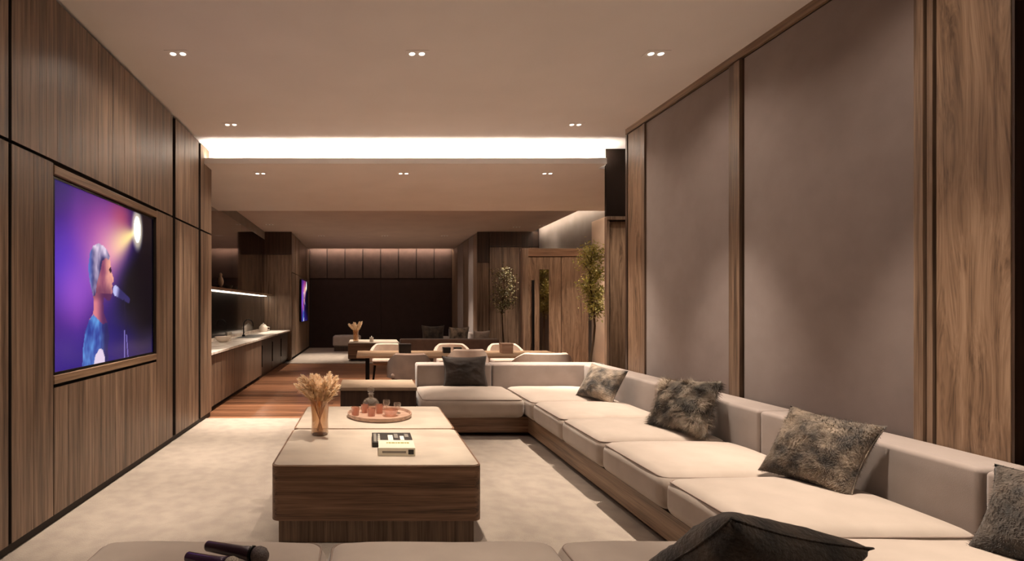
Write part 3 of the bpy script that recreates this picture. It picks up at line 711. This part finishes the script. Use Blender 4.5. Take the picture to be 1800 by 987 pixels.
# tray and the things on it
TX, TY = .0955, 4.037
tag(obj('round_tray', lathe(BM(), [(0, 0), (.239, 0), (.25, .006), (.254, .033), (.245, .033), (.239, .012), (0, .012)], TX, TY, 48, TT), M_tray, None, True, origin=(TX, TY, TT)), 'round blush wooden tray on the farther coffee table half', 'tray')
def tumbler(x, y, r_, h, mat, label): tag(obj('tumbler', cup_bm(x, y, TT+.0125, r_, h), mat, None, True, origin=(x, y, TT+.0125)), label, 'glass', 'small glasses on the round tray')
for x, y, r_, h, lb in ((-.095, 4.01, .033, .065, 'small blush tumbler at the edge of the tray nearest the vase'), (-.02, 4.11, .033, .065, 'small blush tumbler on the tray, behind the edge one'),
                        (.03, 3.985, .033, .06, 'small blush tumbler at the front middle of the tray'), (.095, 4.09, .034, .07, 'small blush tumbler at the tray centre')):
    tumbler(x, y, r_, h, M_pink, lb)
bl = bowl(.18, 3.995, TT+.0125, .062, .05, M_pink, 'small blush bowl on the round tray')
for k, (x, y, h) in enumerate(((.153, 4.13, .10), (.238, 4.09, .085))):
    g = empty('stem_glass', (x, y, TT+.0125)); tag(g, ('clear stemmed glass at the back of the round tray', 'clear stemmed glass at the tray rim farthest from the vase')[k], 'glass', 'stemmed glasses on the round tray')
    obj('foot', lathe(BM(), [(0, 0), (.028, 0), (.026, .004), (.004, .008), (.003, h*.45), (0, h*.45)], x, y, 20, TT+.0125), M_glass, g, True)
    obj('cup', lathe(BM(), [(0, h*.45), (.022, h*.55), (.03, h*.8), (.027, h), (.025, h), (.027, h*.8), (.02, h*.58), (0, h*.5)], x, y, 20, TT+.0125), M_glass, g, True)
# decanter
dc = empty('decanter', (.029, 4.31, TT)); tag(dc, 'clear glass decanter with a ball stopper behind the round tray', 'decanter')
obj('body', lathe(BM(), [(0, 0), (.066, 0), (.072, .012), (.07, .06), (.05, .088), (.022, .10), (.02, .125), (.03, .132), (.024, .135), (.015, .13), (.015, .1), (.045, .084), (.063, .058), (.064, .016), (0, .014)], .029, 4.31, 28, TT), M_glass, dc, True)
obj('stopper', lathe(BM(), [(0, .128), (.013, .128), (.014, .138), (.028, .152), (.03, .168), (.02, .186), (0, .192)], .029, 4.31, 20, TT), M_glass, dc, True)
# books
def book(x0, x1, y0, y1, z0, th, rz, cover, label, decor):
    cx, cy = (x0+x1)/2, (y0+y1)/2
    b = empty('book', (cx, cy, z0), rz); tag(b, label, 'book'); w_, d_ = (x1-x0)/2, (y1-y0)/2
    obj('pages', bx(-w_+.004, w_-.004, -d_+.003, d_-.005, .003, th-.003), M_paper, b, local=True)
    cv = obj('cover', box(box(bx(-w_, w_, -d_, d_, 0, .003), -w_, w_, -d_, d_, th-.003, th), -w_, w_, -d_, -d_+.003, .003, th-.003), cover, b, local=True)
    decor(cv, w_, d_, th)
def dec1(cv, w_, d_, th):
    for k, (a, c, e, f) in enumerate(((-.92, -.78, -.8, .8), (-.2, .05, -.55, .5), (.12, .32, -.1, .75), (.4, .6, -.5, .3), (.66, .85, .1, .7))):
        obj('cover_print', bx(a*w_, c*w_, e*d_, f*d_, th, th+.0005), (M_greyprint, M_paper, M_greyprint, M_paper, M_greyprint)[k], cv, local=True)
    for k in range(6): obj('cover_print', bx((-.74+.01*k)*w_, (-.60)*w_, (-.7+.25*k)*d_, (-.58+.25*k)*d_, th, th+.0005), M_paper, cv, local=True)
def dec2(cv, w_, d_, th):
    x = -.55*w_
    for k in range(8):
        ww = (.09+.05*(k*7 % 3))*w_; obj('cover_print', bx(x, x+ww, .15*d_, .42*d_, th, th+.0005), M_olive, cv, local=True); x += ww+.03*w_
    obj('spine_print', bx(-.8*w_, .5*w_, -d_-.0005, -d_, th*.35, th*.62), M_greyprint, cv, local=True)
    obj('spine_print', bx(.62*w_, .92*w_, -d_-.0005, -d_, th*.2, th*.8), M_cover_d, cv, local=True)
book(.029, .282, 3.14, 3.39, TT, .028, 0.0, M_cover_d, 'dark-covered book with pale print behind the thick pale book', dec1)
book(.065, .277, 2.955, 3.13, TT, .046, -.015, M_cover_p, 'thick pale book with olive lettering at the front of the table', dec2)

# ---------------------------------------------------------------- pillows
def cush(loc, yaw, lean, roll, wd, ht, th, mat, label, seed, fur=0, flen=.02, group=None, wr=.012):
    e = empty('scatter_cushion', loc); tag(e, label, 'cushion', group)
    e.rotation_euler = (lean, roll, yaw)
    b = pillow(wd, ht, th, 34, wr, seed)
    f = fur_on(b, fur, flen, .0022, seed) if fur else None
    c = obj('cover', b, mat, e, 'all', local=True)
    bm = BM(); n = 34; pts = []
    def P(u, v): return (u*wd/2*(1-.11*(1-v*v)), 0, v*ht/2*(1-.11*(1-u*u))+ht/2)
    for k in range(16): pts.append(P(-1+2*k/16, -1))
    for k in range(16): pts.append(P(1, -1+2*k/16))
    for k in range(16): pts.append(P(1-2*k/16, 1))
    for k in range(16): pts.append(P(-1, 1-2*k/16))
    obj('seam', tube(bm, pts, .003, 6, True), mat, e, 'all', local=True)
    if f:
        o = obj('fur', f, mat, e, local=True); o['kind'] = 'stuff'
    return e
R = math.radians
ZS = SZ1+.012
cush((1.08, 5.64, ZS), 0, R(-14), 0, .50, .35, .14, M_choc, 'dark chocolate cushion against the far back of the sofa', 2)
cush((2.14, 4.86, ZS+.005), R(-66), R(-32), R(4), .42, .36, .16, M_fur, 'grey fur cushion in the far corner of the sofa', 3, 9000, .022)
cush((2.16, 3.60, ZS+.005), R(-68), R(-30), R(-5), .44, .41, .20, M_fur, 'shaggy grey fur cushion, second from the far corner, against the side back', 4, 20000, .046)
cush((2.15, 2.54, ZS+.005), R(-72), R(-34), R(3), .41, .40, .18, M_fur_mid, 'mottled grey fur cushion at the middle of the near side back', 5, 12000, .014)
cush((2.26, 1.66, ZS-.01), R(-76), R(-34), R(-3), .48, .37, .18, M_fur_dark, 'charcoal fur cushion in the near corner at the frame edge', 6, 9000, .012)
cush((.98, 1.56, ZS+.005), R(188), R(-42), R(-14), .42, .43, .20, M_fur_dark, 'large charcoal velvet cushion leaning on the near sofa section', 7, 8000, .010, wr=.02)
# microphones
def microphone(p0, p1, mat, mesh, label):
    a, b = Vector(p0), Vector(p1); d = (b-a); L = d.length; d.normalize()
    e = empty('microphone', a); tag(e, label, 'microphone', 'karaoke microphones on the near sofa')
    f = lambda t: a+d*L*t
    obj('handle', tube(BM(), [f(0), f(.02), f(.04), f(.60), f(.70), f(.74)], [.010, .016, .018, .021, .024, .022], 14), mat, e, True)
    obj('ring', tube(BM(), [f(.735), f(.74), f(.77), f(.775)], [.020, .027, .027, .022], 16), M_purple if mat is M_purple else M_black, e, True)
    obj('grille', tube(BM(), [f(.775), f(.80), f(.86), f(.93), f(.98), f(1.0)], [.020, .026, .030, .027, .016, .004], 16), mesh, e, True)
microphone((-.605, 1.71, ZS+.050), (-.41, 1.63, ZS+.054), M_purple, M_mesh, 'purple karaoke microphone with a pale grille, the nearer of the two')
microphone((-.565, 1.79, ZS+.050), (-.33, 1.70, ZS+.054), M_purple_d, M_mesh_d, 'dark plum karaoke microphone with a dark grille, the farther of the two')

# ---------------------------------------------------------------- bench and dining group in the middle zone
bn = empty('low_bench', (.13, 5.56, .012)); tag(bn, 'low walnut bench cabinet with a tan top at the end of the sofa', 'bench')
obj('body', bx(-.28, .505, 5.30, 5.85, .05, .44), M_wood_dark, bn); obj('top', bx(-.29, .512, 5.28, 5.86, .44, .474, bev=.004), M_tan, bn)
obj('base', bx(-.25, .48, 5.33, 5.82, .012, .05), M_dark, bn)
tb = empty('dining_table', (1.35, 7.85, 0)); tag(tb, 'long oak dining table behind the sofa', 'table')
obj('tabletop', bx(-.16, 2.9, 7.40, 8.30, .565, .60, bev=.004), M_oak, tb)
for x in (0.0, 2.74):
    for y_ in (7.5, 8.2): obj('leg', bx(x-.03, x+.03, y_-.03, y_+.03, 0, .565), M_black, tb)
for x in (0.0, 2.74): obj('stretcher', bx(x-.02, x+.02, 7.53, 8.17, .18, .22), M_black, tb)
def make_chair(x, y, rz, cloth, label, wd=.62, zb=.74, zl=.40):
    e = empty('dining_chair', (x, y, 0), rz); tag(e, label, 'chair', 'upholstered dining chairs')
    hw = wd/2
    obj('seat', cushion(-hw+.05, hw-.05, -.22, .28, .34, .43, .035, .015, 5), cloth, e, 'all', local=True)
    bm = BM(); prev = None; N = 20
    for i in range(N+1):
        a = math.pi*(0.02+.96*i/N); s = math.sin(a)
        zt = zl+.10+(zb-zl-.10)*min(1, s*1.35)**.8; r0, r1 = hw, hw-.055
        ring = []
        for rr, zz in ((r0, zl-.04), (r0*1.0, zt-.02), (r0-.0275, zt), (r1, zt-.02), (r1, zl-.04)):
            ring.append(bm.verts.new((rr*math.cos(a), -.02-rr*.92*s, zz)))
        if prev:
            for k in range(5): bm.faces.new((prev[k], prev[(k+1) % 5], ring[(k+1) % 5], ring[k]))
        else: bm.faces.new(ring)
        prev = ring
    bm.faces.new(prev)
    obj('backrest', bm, cloth, e, True, local=True)
    for sx in (-1, 1):
        for sy in (-.2, .22): obj('leg', tube(BM(), [(sx*(hw-.1), sy, .35), (sx*(hw-.06), sy*1.15, 0)], [.016, .010], 8), M_black, e, True, local=True)
    return e
make_chair(.56, 6.95, 0, M_chair_d, 'brown dining chair standing over the end of the low bench', .60, .70)
make_chair(1.33, 6.95, 0, M_chair, 'pale dining chair behind the chocolate cushion', .60, .755)
make_chair(2.32, 6.95, 0, M_chair, 'pale wide dining chair before the walnut door', .84, .715)
for k, x in enumerate((.36, 1.46, 2.38)):
    make_chair(x, 8.75, math.pi, M_chair, 'pale dining chair on the far side of the oak table, %s' % ('at its kitchen end', 'in its middle', 'at its door end')[k], .66, .67)
for x, y_, s, h, m_, lb in ((1.22, 7.9, .055, .085, M_cover_d, 'small dark box on the table, kitchen-side of a close pair'), (1.39, 7.9, .055, .085, M_cover_d, 'small dark box on the table, door-side of a close pair'),
                         (.575, 7.9, .09, .14, M_choc, 'brown box at the kitchen end of the oak table'), (2.14, 7.9, .085, .15, M_tray, 'reddish wooden box at the door end of the oak table')):
    e = empty('storage_box', (x, y_, .60)); tag(e, lb, 'box', 'boxes on the oak table')
    obj('body', bx(x-s, x+s, y_-s, y_+s, .6005, .60+h*.8, bev=.004), m_, e); obj('lid', bx(x-s-.003, x+s+.003, y_-s-.003, y_+s+.003, .60+h*.8, .60+h, bev=.003), m_, e)

# ---------------------------------------------------------------- far seating room
fs = empty('sectional_sofa', (1.9, 13, .01)); tag(fs, 'far taupe sectional sofa seen from behind beyond the dining table', 'sofa')
obj('back_cushion', cushion(.66, 2.66, 10.3, 10.55, .1, .66, .03, .004, 6), M_chair_d, fs, 'all')  # brown instead of velvet: shade of the back is in its colour
for k in range(2): obj('seat_cushion', cushion(.68+1.0*k, 1.66+1.0*k, 10.55, 11.4, .2, .42, .05, .02, 5), M_sofa, fs, 'all')
for k in range(3): obj('seat_cushion', cushion(1.7, 2.5, 11.9+1.3*k, 13.18+1.3*k, .2, .42, .05, .02, 5), M_sofa, fs, 'all')
obj('side_back', cushion(2.5, 2.69, 11.9, 15.8, .2, .66, .03, .004, 5), M_sofa_back, fs, 'all')
obj('plinth', box(bx(.7, 2.66, 10.58, 11.4, .01, .2), 1.75, 2.66, 11.4, 15.8, .01, .2), M_wood_dark, fs)
for k, (x, y_, m_, lb) in enumerate(((1.38, 10.78, M_fur_dark, 'dark fur cushion rising above the far sofa back'), (1.92, 10.82, M_fur, 'grey fur cushion beside the dark one on the far sofa'), (2.42, 10.95, M_sofa, 'pale cushion at the end of the far sofa'))):
    cush((x, y_, .43), R((-12, 14, 20)[k]), R((6, 5, 6)[k]), 0, (.48, .46, .42)[k], (.50, .46, .38)[k], .16, m_, lb, 40+k)
ft = empty('coffee_table', (.15, 12.9, .01)); tag(ft, 'far low walnut coffee table on the far carpet', 'table')
obj('body', bx(-.47, .78, 12.3, 13.6, .06, .43, bev=.01), M_wood_x, ft); obj('stone_top', bx(-.46, .77, 12.31, 13.59, .43, .45, bev=.003), M_stone, ft); obj('base', bx(-.4, .7, 12.36, 13.5, .01, .06), M_dark, ft)
vase_pampas(-.29, 12.75, .4505, 1.15, 'small vase on the far coffee table', 'distant pampas bouquet on the far coffee table', 9, 9, .5)
tag(obj('candle', lathe(BM(), [(0, 0), (.05, 0), (.05, .12), (.01, .125), (0, .16)], .1, 12.6, 16, .4505), M_white, None, True, origin=(.1, 12.6, .4505)), 'pale candle on the far coffee table', 'candle')
ot = empty('ottoman', (-.6, 15.3, .01)); tag(ot, 'pale upholstered ottoman bench near the dark far wall', 'ottoman')
obj('cushion', cushion(-1.02, -.2, 15.0, 15.6, .16, .46, .05, .02, 5), M_sofa, ot, 'all'); obj('plinth', bx(-.98, -.24, 15.05, 15.55, .01, .16), M_wood_dark, ot)

# ---------------------------------------------------------------- trees in the side bay
def tree(x, y, h, zc0, zc1, rx, ry, mat, label, seed, count, leaf=.05):
    t = empty('potted_tree', (x, y, 0)); tag(t, label, 'tree'); rnd = random.Random(seed)
    obj('pot', lathe(BM(), [(0, 0), (.15, 0), (.2, .38), (.19, .4), (.17, .38), (.16, .33), (0, .33)], x, y, 24, 0), M_pot, t, True)
    P = [Vector((x+.03*math.sin(k*.9+seed), y+.03*math.cos(k*1.1), .3+(zc1-.5)*k/8)) for k in range(9)]
    tr = obj('trunk', tube(BM(), P, [.022-.0018*k for k in range(9)], 8), M_bark, t, True)
    tips = []
    for k in range(26):
        z = zc0+(zc1-zc0)*rnd.random()*.8; b = P[min(8, max(2, int((z-.3)/(zc1-.5)*8)))].copy(); b.z = z-.1
        a = rnd.uniform(0, 6.283); s = .5+.5*math.sin(math.pi*(z-zc0)/(zc1-zc0)); e = b+Vector((rx*s*math.cos(a), ry*s*math.sin(a), rnd.uniform(.12, .28)))
        m_ = b.lerp(e, .5)+Vector((0, 0, .05)); obj('branch', tube(BM(), [b, m_, e], [.007, .005, .002], 5), M_bark, tr); tips += [(b, m_, e)]
    bm = BM()
    for _ in range(count):
        b, m_, e = rnd.choice(tips); u = rnd.uniform(.25, 1.05); p = b.lerp(m_, u*2) if u < .5 else m_.lerp(e, (u-.5)*2)
        p = p+Vector((rnd.gauss(0, .05), rnd.gauss(0, .05), rnd.gauss(0, .06)))
        d = Vector((rnd.gauss(0, 1), rnd.gauss(0, 1), rnd.gauss(-.2, .7))).normalized(); s = d.cross(Vector((rnd.gauss(0, 1), rnd.gauss(0, 1), rnd.gauss(0, 1)))).normalized()
        L = leaf*rnd.uniform(.6, 1.2); q = p+d*L; md = p+d*L*.45
        n = d.cross(s)*L*.08
        v0, v1, v2, v3 = bm.verts.new(p), bm.verts.new(md+s*L*.22+n), bm.verts.new(q), bm.verts.new(md-s*L*.22+n)
        bm.faces.new((v0, v1, v2)); bm.faces.new((v0, v2, v3))
    f = obj('foliage', bm, mat, t); f['kind'] = 'stuff'
tree(3.62, 8.25, 2.4, 1.22, 2.38, .20, .20, M_leaf, 'slender olive-green potted tree beside the walnut pier', 5, 3200)
tree(3.10, 11.7, 2.4, 1.15, 2.28, .30, .25, M_leaf2, 'darker potted tree half hidden behind the walnut door', 8, 1800)
